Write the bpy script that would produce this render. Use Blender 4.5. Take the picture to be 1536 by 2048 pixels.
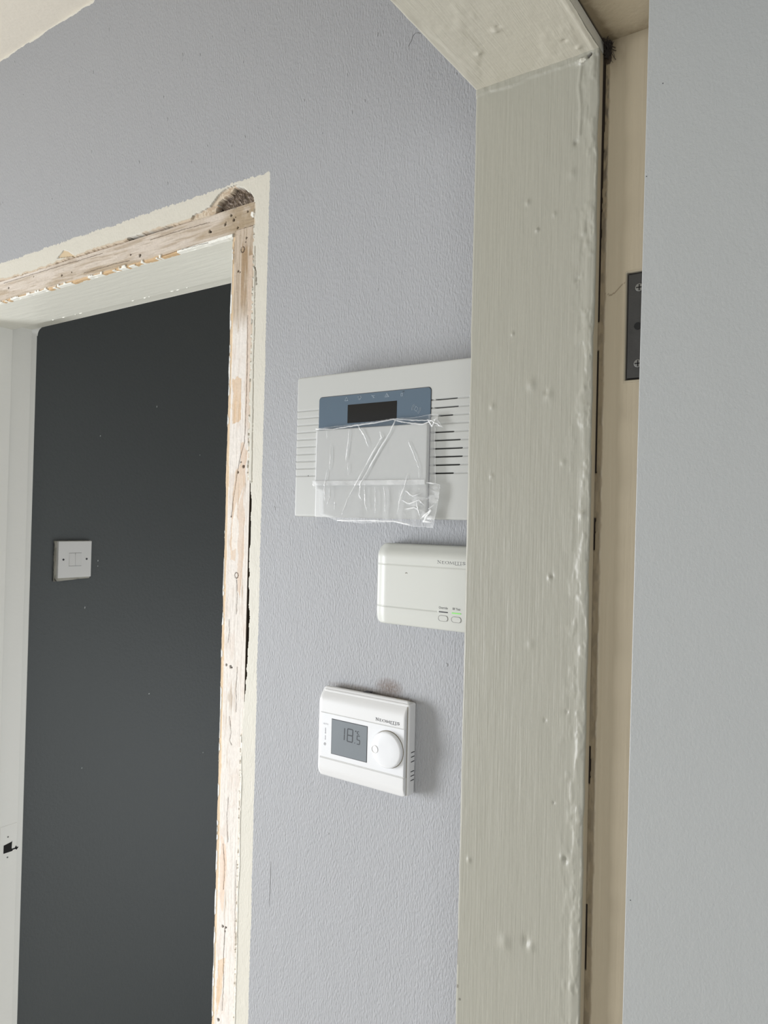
import bpy, bmesh, math, random
import numpy as np
from mathutils import Matrix, Vector

random.seed(7)
for o in list(bpy.data.objects):
    bpy.data.objects.remove(o)
SC = bpy.context.scene
COL = SC.collection

# ------------------------------------------------------------------ camera
# wall plane y = 0, x runs along the wall, z up, camera 0.70 m in front, eye 1.60 m
F = 1480.0
a = np.array([-2118.0, 34.0, -F]); b = np.array([1034.0, -41.0, -F])
Xc = -a / np.linalg.norm(a); Yc = b - Xc * (b @ Xc); Yc /= np.linalg.norm(Yc); Zc = np.cross(Xc, Yc)
R = Matrix([list(Xc), list(Yc), list(Zc)])
cam_d = bpy.data.cameras.new('camera'); cam = bpy.data.objects.new('camera', cam_d); COL.objects.link(cam)
cam_d.sensor_fit = 'HORIZONTAL'; cam_d.sensor_width = 36.0; cam_d.lens = 36.0 * F / 1536.0
cam_d.clip_start = 0.02
cam.matrix_world = Matrix.Translation((0, -0.70, 1.60)) @ R.to_4x4()
SC.camera = cam

# ------------------------------------------------------------------ light and exposure
SC.view_settings.view_transform = 'Standard'; SC.view_settings.look = 'None'
SC.view_settings.gamma = 1.0; SC.view_settings.use_curve_mapping = False
SC.view_settings.exposure = 0.0
W = bpy.data.worlds.new('daylight'); SC.world = W; W.use_nodes = True
W.node_tree.nodes['Background'].inputs[0].default_value = (0.93, 0.96, 1.0, 1)
W.node_tree.nodes['Background'].inputs[1].default_value = 0.55

def area(name, loc, target, sx, sy, power, col, spread=180):
    d = bpy.data.lights.new(name, 'AREA'); d.shape = 'RECTANGLE'; d.size = sx; d.size_y = sy
    d.energy = power; d.color = col; d.spread = math.radians(spread)
    o = bpy.data.objects.new(name, d); COL.objects.link(o); o.location = loc
    o.rotation_euler = (Vector(target) - Vector(loc)).to_track_quat('-Z', 'Y').to_euler()
    return o
# glazed front door at the far left end of the hall, rakes along the grey wall
area('hall_door_daylight', (-2.9, -1.45, 1.00), (-0.6, 0, 0.45), 0.75, 1.5, 55, (0.93, 0.955, 1.0), 130)
# window of the room the camera stands in
area('room_window_daylight', (1.2, -2.9, 1.05), (-0.2, 0, 1.3), 1.4, 1.2, 26, (0.95, 0.98, 1.0))
# unseen fill light, added low to brighten the foot of the charcoal wall
area('far_room_fill', (-0.25, 1.4, 0.55), (-1.6, 0.6, 0.6), 0.9, 1.0, 8, (0.92, 0.96, 1.0))

# ------------------------------------------------------------------ helpers
def s(r, g, b):
    f = lambda c: (c / 255 / 12.92) if c / 255 <= 0.04045 else ((c / 255 + 0.055) / 1.055) ** 2.4
    return (f(r), f(g), f(b))

def hsh(ix, iy, seed):
    n = (ix.astype(np.int64) * 374761393 + iy.astype(np.int64) * 668265263 + seed * 974711) & 0x7fffffff
    n = ((n ^ (n >> 13)) * 1274126177) & 0x7fffffff
    return ((n ^ (n >> 16)) & 0xffff) / 65535.0
def vn(x, y, seed=0):
    ix = np.floor(x); iy = np.floor(y); fx = x - ix; fy = y - iy
    fx = fx * fx * (3 - 2 * fx); fy = fy * fy * (3 - 2 * fy)
    A = hsh(ix, iy, seed); B = hsh(ix + 1, iy, seed); C = hsh(ix, iy + 1, seed); D = hsh(ix + 1, iy + 1, seed)
    return (A * (1 - fx) + B * fx) * (1 - fy) + (C * (1 - fx) + D * fx) * fy
def fbm(x, y, seed=0, o=4):
    t = 0; amp = 0.5
    for k in range(o):
        t = t + amp * vn(x * 2 ** k, y * 2 ** k, seed + k * 13); amp *= 0.5
    return t / (1 - 0.5 ** o)          # 0..1
def dpoly(x, y, pts):                    # distance to a polyline
    d = np.full(np.shape(x), 9.0)
    for (ax, ay), (bx, by) in zip(pts[:-1], pts[1:]):
        L = (bx - ax) ** 2 + (by - ay) ** 2 + 1e-12
        t = np.clip(((x - ax) * (bx - ax) + (y - ay) * (by - ay)) / L, 0, 1)
        d = np.minimum(d, np.hypot(x - ax - t * (bx - ax), y - ay - t * (by - ay)))
    return d
def inside(x, y, pts):
    r = np.zeros(np.shape(x), bool); n = len(pts)
    for i in range(n):
        ax, ay = pts[i]; bx, by = pts[(i + 1) % n]
        c = (ay > y) != (by > y)
        r ^= c & (x < (bx - ax) * (y - ay) / ((by - ay) if by != ay else 1e-12) + ax)
    return r
def sst(a, b, x):
    t = np.clip((x - a) / (b - a), 0, 1); return t * t * (3 - 2 * t)
def mixc(c, col, m):
    m = np.asarray(m)[..., None]; return c * (1 - m) + np.array(col) * m

class MB:
    def __init__(self): self.v = []; self.f = []; self.c = []; self.m = []; self.sm = []; self.n = 0
    def add(self, v, f, mat=0, smooth=False, col=None):
        v = np.asarray(v, float).reshape(-1, 3)
        self.v.append(v)
        c = np.zeros((len(v), 4)) if col is None else np.asarray(col, float).reshape(-1, 4)
        self.c.append(c)
        for q in f: self.f.append([i + self.n for i in q]); self.m.append(mat); self.sm.append(smooth)
        self.n += len(v); return self
    def box(self, x0, x1, y0, y1, z0, z1, mat=0, bev=0.0, seg=2):
        bm = bmesh.new(); bmesh.ops.create_cube(bm, size=1)
        for w in bm.verts:
            w.co = ((x0 + x1) / 2 + w.co.x * (x1 - x0), (y0 + y1) / 2 + w.co.y * (y1 - y0), (z0 + z1) / 2 + w.co.z * (z1 - z0))
        if bev: bmesh.ops.bevel(bm, geom=bm.edges[:], offset=bev, segments=seg, affect='EDGES', profile=0.5)
        return self.bm(bm, mat)
    def bm(self, bm, mat=0, smooth=False, M=None):
        if M is not None: bm.transform(M)
        bm.verts.index_update(); bm.verts.ensure_lookup_table()
        self.add([tuple(w.co) for w in bm.verts], [[w.index for w in fa.verts] for fa in bm.faces], mat, smooth); bm.free()
        return self
    def cyl(self, c, r, h, axis='y', seg=48, r2=None, bev=0.0, mat=0, smooth=False):
        bm = bmesh.new()
        bmesh.ops.create_cone(bm, cap_ends=True, segments=seg, radius1=r, radius2=r if r2 is None else r2, depth=h)
        if bev:
            ed = [e for e in bm.edges if all(abs(w.co.z - h / 2) < 1e-7 for w in e.verts)]
            bmesh.ops.bevel(bm, geom=ed, offset=bev, segments=3, affect='EDGES', profile=0.5)
        Rm = {'y': Matrix.Rotation(math.pi / 2, 4, 'X'), 'x': Matrix.Rotation(math.pi / 2, 4, 'Y'), 'z': Matrix.Identity(4)}[axis]
        return self.bm(bm, mat, smooth, Matrix.Translation(c) @ Rm)
    def grid(self, P, col=None, mask=None, mat=0, smooth=True):
        nv, nu = P.shape[:2]
        idx = np.arange(nv * nu).reshape(nv, nu)
        q = np.stack([idx[:-1, :-1], idx[:-1, 1:], idx[1:, 1:], idx[1:, :-1]], -1)
        if mask is not None: q = q[mask]
        q = q.reshape(-1, 4).tolist()
        return self.add(P.reshape(-1, 3), q, mat, smooth, None if col is None else col.reshape(-1, 4))
    def skirt(self, P, dy, col=None, mat=0):      # walls from the rim of a grid back to y = dy
        loop = np.concatenate([P[0, :], P[1:, -1], P[-1, -2::-1], P[-2:0:-1, 0]])
        B = loop.copy(); B[:, 1] = dy; n = len(loop)
        cc = None
        if col is not None:
            c = np.concatenate([col[0, :], col[1:, -1], col[-1, -2::-1], col[-2:0:-1, 0]]); cc = np.concatenate([c, c])
        return self.add(np.concatenate([loop, B]), [[i, (i + 1) % n, (i + 1) % n + n, i + n] for i in range(n)], mat, False, cc)
    def build(self, name, mats, parent=None, loc=None):
        me = bpy.data.meshes.new(name)
        V = np.concatenate(self.v)
        me.from_pydata(V.tolist(), [], self.f)
        me.polygons.foreach_set('material_index', self.m); me.polygons.foreach_set('use_smooth', self.sm)
        C = np.concatenate(self.c)
        if True:
            at = me.color_attributes.new('tint', 'FLOAT_COLOR', 'POINT'); at.data.foreach_set('color', C.ravel())
        for m in (mats if isinstance(mats, (list, tuple)) else [mats]): me.materials.append(m)
        me.update()
        o = bpy.data.objects.new(name, me); COL.objects.link(o)
        if parent: o.parent = parent
        if loc: o.location = loc
        return o

def struct(o, label=None):
    o['kind'] = 'structure'
    if label: o['label'] = label
    return o
def thing(name, label, cat, loc, rot=(0, 0, 0)):
    o = bpy.data.objects.new(name, None); COL.objects.link(o); o.empty_display_size = 0.02
    o.location = loc; o.rotation_euler = rot; o['label'] = label; o['category'] = cat
    return o

def axis_(a0, a1, step, r=0.0, n=5):        # samples with extra ones near both ends
    base = np.linspace(a0 + r, a1 - r, max(2, int(round((a1 - a0 - 2 * r) / step)) + 1))
    if not r: return base
    e = r * (1 - np.cos(np.linspace(0, math.pi / 2, n + 1)))[:-1]
    return np.concatenate([a0 + e, base, (a1 - e)[::-1]])
def body(mb, x0, x1, z0, z1, depth, step, corner, bev, fn=None, back=0.0, mat=0):
    """front cover of a wall device as a height field with rounded outline; fn(X,Z)->(extra depth, rgba)"""
    zs = axis_(z0, z1, step, max(corner, bev)); ts = axis_(0, x1 - x0, step, bev) / (x1 - x0)
    e = np.minimum(zs - z0, z1 - zs)
    ins = np.where(e < corner, corner - np.sqrt(np.maximum(corner ** 2 - (corner - e) ** 2, 0)), 0)
    Z = np.repeat(zs[:, None], len(ts), 1)
    X = (x0 + ins)[:, None] + ts[None] * ((x1 - x0) - 2 * ins)[:, None]
    dd = np.minimum(np.minimum(X - (x0 + ins[:, None]), (x1 - ins[:, None]) - X), np.minimum(Z - z0, z1 - Z))
    drop = np.where(dd < bev, bev - np.sqrt(np.maximum(bev ** 2 - (bev - dd) ** 2, 0)), 0)
    H = depth - drop; C = None
    if fn: h, C = fn(X, Z); H = H + h
    P = np.stack([X, -H, Z], -1)
    mb.grid(P, C, mat=mat); mb.skirt(P, back, C, mat=mat)
    return mb

# ---------------- materials
def nd(nt, t, **k):
    n = nt.nodes.new(t)
    for a_, v_ in k.items(): setattr(n, a_, v_)
    return n
def math_(nt, op, a_, b_=None, clamp=False):
    n = nd(nt, 'ShaderNodeMath', operation=op, use_clamp=clamp)
    for i, q in enumerate((a_, b_)):
        if q is None: continue
        if isinstance(q, (int, float)): n.inputs[i].default_value = q
        else: nt.links.new(q, n.inputs[i])
    return n.outputs[0]
def noise_(nt, vec, scale, detail=3, rough=0.55):
    n = nd(nt, 'ShaderNodeTexNoise'); n.inputs['Scale'].default_value = scale; n.inputs['Detail'].default_value = detail
    n.inputs['Roughness'].default_value = rough; nt.links.new(vec, n.inputs['Vector']); return n.outputs[0]
def mapping_(nt, sc):
    tc = nd(nt, 'ShaderNodeTexCoord'); mp = nd(nt, 'ShaderNodeMapping'); mp.inputs['Scale'].default_value = sc
    nt.links.new(tc.outputs['Object'], mp.inputs['Vector']); return mp.outputs[0]
def mixrgb(nt, fac, c1, c2):
    n = nd(nt, 'ShaderNodeMix', data_type='RGBA')
    for q, i in ((fac, 0), (c1, 6), (c2, 7)):
        if isinstance(q, (int, float)): n.inputs[i].default_value = q
        elif isinstance(q, tuple): n.inputs[i].default_value = (*q[:3], 1)
        else: nt.links.new(q, n.inputs[i])
    return n.outputs[2]
def mat(name, col, rough=0.5, bumps=(), var=0.0, varscale=(8, 8, 8), spec=0.5, metal=0.0, tint=False, colfn=None, coat=0.0):
    """bumps: list of (mapping scale xyz, detail, distance m)"""
    m = bpy.data.materials.new(name); m.use_nodes = True; nt = m.node_tree; P = nt.nodes['Principled BSDF']
    P.inputs['Roughness'].default_value = rough; P.inputs['Metallic'].default_value = metal
    P.inputs['Specular IOR Level'].default_value = spec; P.inputs['Coat Weight'].default_value = coat
    c = nd(nt, 'ShaderNodeRGB'); c.outputs[0].default_value = (*col, 1); out = c.outputs[0]
    if colfn: out = colfn(nt, out)
    if var:
        n = noise_(nt, mapping_(nt, varscale), 1.0, 4)
        k = math_(nt, 'MULTIPLY_ADD', n, 2 * var); nt.nodes[-1].inputs[2].default_value = 1 - var
        vm = nd(nt, 'ShaderNodeVectorMath', operation='SCALE'); nt.links.new(out, vm.inputs[0]); nt.links.new(k, vm.inputs['Scale']); out = vm.outputs[0]
    if tint:
        at = nd(nt, 'ShaderNodeAttribute', attribute_name='tint')
        out = mixrgb(nt, at.outputs['Alpha'], out, at.outputs['Color'])
    nt.links.new(out, P.inputs['Base Color'])
    prev = None
    for sc, det, dist in bumps:
        n = noise_(nt, mapping_(nt, sc), 1.0, det)
        bp = nd(nt, 'ShaderNodeBump'); bp.inputs['Distance'].default_value = dist; bp.inputs['Strength'].default_value = 1.0
        nt.links.new(n, bp.inputs['Height'])
        if prev is not None: nt.links.new(prev, bp.inputs['Normal'])
        prev = bp.outputs[0]
    if prev is not None: nt.links.new(prev, P.inputs['Normal'])
    return m

CREAM = s(206, 202, 189)
WALLREF = []
def wall_colour(nt, base):
    tc = nd(nt, 'ShaderNodeTexCoord'); sp = nd(nt, 'ShaderNodeSeparateXYZ'); nt.links.new(tc.outputs['Object'], sp.inputs[0])
    x, z = sp.outputs[0], sp.outputs[2]
    n1 = noise_(nt, mapping_(nt, (260, 1, 45)), 1.0, 3); n2 = noise_(nt, mapping_(nt, (60, 1, 260)), 1.0, 3)
    n3 = noise_(nt, mapping_(nt, (18, 1, 18)), 1.0, 2)
    # grey paint stops at the line where the architrave used to be
    ze = math_(nt, 'SUBTRACT', z, math_(nt, 'MULTIPLY', math_(nt, 'ADD', n1, n3), 0.010))
    top = math_(nt, 'MULTIPLY', math_(nt, 'LESS_THAN', ze, 2.0440), 1.0)
    xe = math_(nt, 'SUBTRACT', x, math_(nt, 'MULTIPLY', math_(nt, 'ADD', n2, n3), 0.004))
    rt = math_(nt, 'LESS_THAN', xe, -0.6885)
    cream = math_(nt, 'MULTIPLY', top, rt)
    col = mixrgb(nt, cream, base, CREAM)
    WALLREF.append(cream)
    # ceiling paint cut in over the top of the wall
    n4 = noise_(nt, mapping_(nt, (26, 1, 26)), 1.0, 4)
    cl = math_(nt, 'GREATER_THAN', math_(nt, 'ADD', z, math_(nt, 'MULTIPLY', n4, 0.018)), 2.4445)
    col = mixrgb(nt, cl, col, s(226, 222, 210))
    # brown smudge above the thermostat, grime along its top edge
    def blob(cx, cz, rx, rz, amt, col, colr, seedscale):
        dx = math_(nt, 'DIVIDE', math_(nt, 'SUBTRACT', x, cx), rx); dz = math_(nt, 'DIVIDE', math_(nt, 'SUBTRACT', z, cz), rz)
        d2 = math_(nt, 'ADD', math_(nt, 'MULTIPLY', dx, dx), math_(nt, 'MULTIPLY', dz, dz))
        fall = math_(nt, 'SUBTRACT', 1.0, d2, True)
        nn = noise_(nt, mapping_(nt, (seedscale, 1, seedscale)), 1.0, 4)
        k = math_(nt, 'MULTIPLY', math_(nt, 'MULTIPLY', fall, nn), amt, True)
        return mixrgb(nt, k, col, colr)
    col = blob(-0.476, 1.4085, 0.022, 0.013, 1.3, col, s(104, 84, 68), 420)
    col = blob(-0.520, 1.4015, 0.050, 0.005, 1.2, col, s(120, 110, 100), 300)
    col = blob(-0.468, 1.3985, 0.040, 0.004, 1.2, col, s(110, 100, 92), 300)
    return col

M = {}
STIP = [((460, 460, 190), 4, 0.0013), ((40, 40, 18), 2, 0.0006)]
M['wall'] = mat('grey_wall_paint', s(163, 164, 166), 0.55, STIP, tint=True, colfn=wall_colour, spec=0.35)
nt = M['wall'].node_tree                      # the bare strip is smoother than the rolled grey paint
k = math_(nt, 'SUBTRACT', 1.0, math_(nt, 'MULTIPLY', WALLREF[0], 0.6))
for nn in [x for x in nt.nodes if x.bl_idname == 'ShaderNodeBump']: nt.links.new(k, nn.inputs['Strength'])
M['ceiling'] = mat('ceiling_paint', s(224, 217, 203), 0.8, [((90, 90, 90), 3, 0.0006)])
M['floor'] = mat('dusty_floor', s(208, 202, 192), 0.7, [((40, 6, 40), 3, 0.0005)], var=0.1)
M['gloss'] = mat('white_gloss_paint', s(238, 238, 233), 0.38, [((60, 25, 60), 3, 0.0006)], tint=True)
M['gloss_head'] = mat('white_gloss_paint_head', s(226, 225, 214), 0.38, [((14, 120, 120), 3, 0.0005)], tint=True)
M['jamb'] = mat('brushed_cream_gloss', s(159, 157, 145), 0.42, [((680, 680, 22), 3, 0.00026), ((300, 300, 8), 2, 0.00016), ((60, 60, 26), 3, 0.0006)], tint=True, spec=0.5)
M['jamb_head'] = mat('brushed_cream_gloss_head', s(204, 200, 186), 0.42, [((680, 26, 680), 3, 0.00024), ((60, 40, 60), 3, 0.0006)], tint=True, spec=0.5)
M['rebate'] = mat('aged_beige_paint', s(176, 164, 141), 0.5, [((300, 300, 8), 3, 0.0003)], tint=True, var=0.05, varscale=(90, 90, 3))
M['timber'] = mat('stripped_timber', s(200, 185, 165), 0.75, [((400, 400, 90), 3, 0.00014)], tint=True, spec=0.25)
M['dark'] = mat('charcoal_wall_paint', s(84, 88, 89), 0.5, [((140, 140, 140), 3, 0.0008)], tint=True, spec=0.4)
M['door'] = mat('pale_embossed_laminate', s(164, 166, 165), 0.45, [((640, 640, 460), 3, 0.00024), ((30, 30, 30), 2, 0.0004)], var=0.02, varscale=(5, 5, 5))
M['plastic'] = mat('white_plastic', s(226, 226, 224), 0.38, tint=True)
M['panelplastic'] = mat('panel_plastic', s(183, 184, 180), 0.35, tint=True)
M['flapplastic'] = mat('flap_plastic', s(199, 200, 198), 0.35, tint=True)
M['rxplastic'] = mat('receiver_plastic', s(196, 197, 190), 0.4, tint=True)
M['thplastic'] = mat('thermostat_plastic', s(218, 218, 217), 0.4, tint=True)
M['dial'] = mat('dial_plastic', s(222, 223, 224), 0.35)
M['glassblue'] = mat('blue_grey_glass', s(88, 104, 118), 0.12, spec=0.6, coat=0.3)
M['black'] = mat('black_display', s(20, 20, 19), 0.12, spec=0.6)
M['blackmatt'] = mat('matt_black', s(14, 13, 12), 0.8)
M['lcd'] = mat('grey_liquid_crystal', s(128, 134, 138), 0.22, var=0.05, varscale=(25, 25, 25), spec=0.5)
M['ink'] = mat('dark_print', s(62, 62, 66), 0.6)
M['faint'] = mat('faint_print', s(176, 176, 180), 0.6)
M['seg'] = mat('display_segment', s(62, 66, 70), 0.6)
M['icon'] = mat('pale_print', s(160, 172, 182), 0.5)
M['softseam'] = mat('soft_seam', s(188, 188, 184), 0.6)
M['grime'] = mat('grime_line', s(120, 112, 92), 0.8)
M['seam'] = mat('seam_shadow_gap', s(120, 120, 118), 0.7)
M['steel'] = mat('dark_aged_steel', s(60, 59, 57), 0.5, [((300, 300, 300), 3, 0.0002)], metal=0.1, var=0.25, varscale=(120, 120, 120))
M['screw'] = mat('bright_screw_steel', s(150, 150, 148), 0.35, metal=0.9)
M['brown'] = mat('dark_cobweb_dirt', s(34, 26, 20), 0.9)
M['backbox'] = mat('rough_filler', s(176, 174, 164), 0.8, [((160, 160, 160), 4, 0.002)])
def film_mat():
    m = bpy.data.materials.new('clear_film'); m.use_nodes = True; nt = m.node_tree; nt.nodes.clear()
    out = nd(nt, 'ShaderNodeOutputMaterial'); mx = nd(nt, 'ShaderNodeMixShader')
    tr = nd(nt, 'ShaderNodeBsdfTransparent'); pr = nd(nt, 'ShaderNodeBsdfPrincipled')
    pr.inputs['Base Color'].default_value = (0.93, 0.94, 0.94, 1); pr.inputs['Roughness'].default_value = 0.12
    pr.inputs['Specular IOR Level'].default_value = 0.8
    lw = nd(nt, 'ShaderNodeLayerWeight'); lw.inputs[0].default_value = 0.35
    at = nd(nt, 'ShaderNodeAttribute', attribute_name='tint')
    f = math_(nt, 'ADD', math_(nt, 'MULTIPLY', lw.outputs['Fresnel'], 0.45), at.outputs['Alpha'], True)
    nt.links.new(f, mx.inputs[0]); nt.links.new(tr.outputs[0], mx.inputs[1]); nt.links.new(pr.outputs[0], mx.inputs[2])
    nt.links.new(mx.outputs[0], out.inputs[0]); return m
M['film'] = film_mat()
def led_mat():
    m = mat('green_led_light', s(120, 200, 100), 0.4); P = m.node_tree.nodes['Principled BSDF']
    P.inputs['Emission Color'].default_value = (*s(120, 205, 95), 1); P.inputs['Emission Strength'].default_value = 0.35; return m
M['led'] = led_mat()

# ------------------------------------------------------------------ room shell
ZC = 2.438
struct(MB().box(-4.2, 2.2, -4.2, 3.2, -0.05, 0.0).build('floor', M['floor']))
struct(MB().box(-4.2, 2.2, -4.2, 3.2, ZC, ZC + 0.06).build('ceiling', M['ceiling']))

# grey wall with the stripped doorway: opening x -1.575..-0.711, top 2.0195
mb = MB()
T = 0.166
mb.box(-4.2, -1.575, 0, T, 0, ZC)                       # left of the opening
mb.box(-0.680, 2.2, 0, T, 0, ZC)                         # right of the opening
mb.box(-1.575, -0.680, 0, T, 2.060, ZC)                  # above
mb.box(-1.575, -0.680, 0.020, T, 2.021, 2.060)           # masonry behind the relief strips
mb.box(-0.709, -0.680, 0.020, T, 0, 2.021)
mb.box(-0.7115, -0.680, 0.0, 0.020, 0, 0.80)
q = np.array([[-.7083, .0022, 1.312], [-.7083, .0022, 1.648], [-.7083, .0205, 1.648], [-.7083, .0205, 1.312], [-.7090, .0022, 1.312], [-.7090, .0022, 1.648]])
mb.add(q, [[0, 1, 2, 3], [4, 5, 1, 0]], 0, False, np.tile([*s(44, 35, 27), 1.0], (6, 1)))  # dark faces paint the crevice's shade onto the side of the timber
def tan4(shape): return np.zeros(shape + (4,))
HOLE = [(-.7878, 2.0295), (-.7895, 2.019), (-.710, 2.019), (-.7125, 2.0205), (-.7146, 2.0275), (-.7214, 2.036), (-.7312, 2.0426), (-.7435, 2.049), (-.7533, 2.0479), (-.7593, 2.0423), (-.7755, 2.0399), (-.7836, 2.0365)]
LIP = [(-.84, 2.019), (-.835, 2.029), (-.80, 2.033), (-.783, 2.046), (-.768, 2.052), (-.745, 2.052), (-.76, 2.041), (-.776, 2.039), (-.785, 2.034), (-.79, 2.019)]
CREV = [(-.7066, 1.6446), (-.7049, 1.5801), (-.7068, 1.5441), (-.7060, 1.501), (-.7043, 1.4718), (-.7049, 1.4176), (-.7064, 1.3870), (-.7092, 1.3430), (-.7113, 1.3156)]
def strip_paint(X, Z):
    H = np.zeros_like(X); C = tan4(X.shape)
    def put(m, col, a=1.0):
        m = np.clip(m, 0, 1) * a
        C[..., :3] = np.where(m[..., None] > 0, C[..., :3] * (1 - m[..., None]) * (C[..., 3:] > 0) + np.array(col) * np.where(C[..., 3:] > 0, m[..., None], 1), C[..., :3])
        C[..., 3] = np.maximum(C[..., 3], m)
    n = fbm(X * 220, Z * 220, 3); n2 = fbm(X * 60, Z * 60, 9)
    # broken lower edge of the plaster above the head
    zb = 2.0225 + 0.006 * (fbm(X * 90, Z * 0 + 1, 5, 4) - 0.5) + 0.004 * (vn(X * 14, Z * 0, 8) - .5)
    low = (Z < zb) & (X < -0.79)
    H = np.where(low, -0.0035 - 0.002 * n, H)
    put(sst(zb + 0.0035, zb + 0.001, Z) * (X < -0.79), s(190, 168, 138), 0.8)
    put(low * 1.0, s(168, 148, 124))
    # long dark slot beside a lost sliver of plaster
    sl = sst(0.0042, 0.0028, dpoly(X, Z, [(-.982, 2.0232), (-.95, 2.0225), (-.885, 2.0215)]) + 0.0012 * (n - .5))
    H = np.where(sl > 0.4, -0.011, H); put(sl, s(46, 36, 27)); put(((sl > .5) & (n > .58)) * 1.0, s(104, 88, 70))
    # fallen chip
    ch = inside(X, Z, [(-1.177, 2.0300), (-1.158, 2.0405), (-1.145, 2.036), (-1.126, 2.0245)])
    H = np.where(ch, -0.002, H); put(ch * 1.0, s(205, 184, 150))
    # pale broken lip and the rough hole above the corner
    lp = inside(X + 0.003 * (n - .5), Z + 0.003 * (n - .5), LIP)
    H = np.where(lp, -0.0022 - 0.0015 * n, H); put(lp * 1.0, s(186, 166, 142)); put((lp & (n > .5)) * 1.0, s(205, 190, 168))
    ho = inside(X + 0.004 * (n - .5), Z + 0.005 * (fbm(X * 160, Z * 160, 31) - .5), HOLE)
    fib = fbm(X * 900 + Z * 500, Z * 240 - X * 120, 17, 3)
    H = np.where(ho, -0.007 - 0.006 * fib - 0.002 * n, H)
    put(ho * 1.0, s(128, 112, 98)); put((ho & (fib > .54)) * 1.0, s(158, 143, 126)); put((ho & (fib < .40)) * 1.0, s(88, 74, 62))
    dk2 = dpoly(X, Z, [(-.7862, 2.0215), (-.7850, 2.0285)]) < .0018; H = np.where(dk2, -.012, H); put(dk2 * 1.0, s(38, 29, 22))
    # right strip: plaster edge, crevice beside the jamb timber
    v = X > -0.7126
    d = dpoly(X, Z, CREV)
    wv = 0.0020 * sst(1.31, 1.40, Z) * sst(1.650, 1.62, Z) + 0.0005
    wv = wv * (0.55 + 0.9 * vn(Z * 120, X * 0, 4)) + 0.0010 * (n - .5)
    cr = (d < wv) & (Z < 1.648) & (Z > 1.314)
    left = (X < np.interp(Z, [p[1] for p in CREV][::-1], [p[0] for p in CREV][::-1])) & (Z < 1.648) & (Z > 1.314) & v
    H = np.where(left, -0.0105, H); put(left * 1.0, s(46, 37, 29)); put((left & (n > .62)) * 1.0, s(128, 114, 94))
    H = np.where(cr, -0.010, H); put(cr * 1.0, s(60, 50, 40)); put((cr & (n > .5)) * 1.0, s(175, 166, 146))
    cl = [(-.7085, 1.96), (-.7073, 1.93), (-.7053, 1.8503), (-.7056, 1.8081), (-.7044, 1.7432), (-.7038, 1.6946), (-.7032, 1.6461)]
    dk = dpoly(X + 0.0012 * (n - .5), Z, cl); c1 = (dk < 0.0004) & v
    H = H - 0.0012 * np.exp(-(dk / 0.0006) ** 2) * v; put(c1 * 1.0, s(150, 134, 108), 0.8)
    fl = dpoly(X, Z, [(-.7105, 1.9352), (-.7057, 1.9273), (-.7039, 1.9084)]); H = H - 0.002 * (fl < 0.0007); put((fl < .0006) * 1.0, s(120, 98, 66))
    edge = (X < -0.7095) & (Z < 2.0195) & ~left; H = np.where(edge & (n > 0.45), -0.0012, H); put((edge & (n > .5)) * 1.0, s(196, 180, 158), 0.8)
    low2 = [(-.7110, 1.31), (-.7075, 1.25), (-.7085, 1.2), (-.7072, 1.14), (-.7090, 1.10), (-.7078, 1.02), (-.7088, .93), (-.7082, .8)]
    dl = dpoly(X + 0.001 * (n - .5), Z, low2); H = H + 0.0009 * np.exp(-(dl / 0.0008) ** 2)
    put((dl < .0007) * 1.0, s(236, 233, 224), 0.9)
    pl = (X < np.interp(-Z, [-p[1] for p in low2], [p[0] for p in low2])) & (Z < 1.31); put(pl * 1.0, s(222, 214, 200), 0.8)
    H = H + 0.0005 * (n2 - .5) * ((Z < 2.05) & (X < -.69))
    return H, C
for (x0, x1, z0, z1) in ((-1.575, -0.680, 2.0195, 2.060), (-0.7125, -0.680, 0.80, 2.0195)):
    xs = np.linspace(x0, x1, int((x1 - x0) / 0.0008)); zs = np.linspace(z0, z1, int((z1 - z0) / 0.0008))
    X, Z = np.meshgrid(xs, zs); H, C = strip_paint(X, Z)
    # keep the outer rim flush with the surrounding wall
    H = H * sst(z1, z1 - 0.0016, Z) * sst(x1, x1 - 0.0016, X) if z1 > 2.03 else H * sst(x1, x1 - 0.0016, X)
    mb.grid(np.stack([X, -H, Z], -1), C)
# small blobs, drips and pock marks under the paint
rs = random.Random(3)
marks = [(-0.6528, 1.1330, 0.0011, 0.030), (-.60, 1.93, .001, .002)]
for k in range(90): marks.append((rs.uniform(-1.5, -0.33), rs.choice([rs.uniform(2.07, 2.42), rs.uniform(0.95, 2.4)]), rs.uniform(0.0007, 0.0017), rs.uniform(0.0010, 0.0032)))
for (cx, cz, rx, rz) in marks:
    if -1.56 < cx < -0.68 and cz < 2.07: continue
    bm = bmesh.new(); bmesh.ops.create_icosphere(bm, subdivisions=2, radius=1.0)
    mb.bm(bm, 0, True, Matrix.Translation((cx, 0.0, cz)) @ Matrix.Rotation(0.02 if rz > .02 else rs.uniform(-.3, .3), 4, 'Y') @ Matrix.Diagonal((rx, rx * (0.45 if rz > .02 else 0.35), rz, 1)))
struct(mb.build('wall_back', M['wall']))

# the wall that carries the cream doorway (stub, lintel and far pier)
mb = MB()
mb.box(-0.302, -0.178, -0.098, 0.0, 0, ZC); mb.box(-0.302, -0.178, -1.0, -0.098, 2.03, ZC); mb.box(-0.302, -0.178, -1.9, -0.93, 0, ZC)
struct(mb.build('wall_right', M['wall']))
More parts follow.
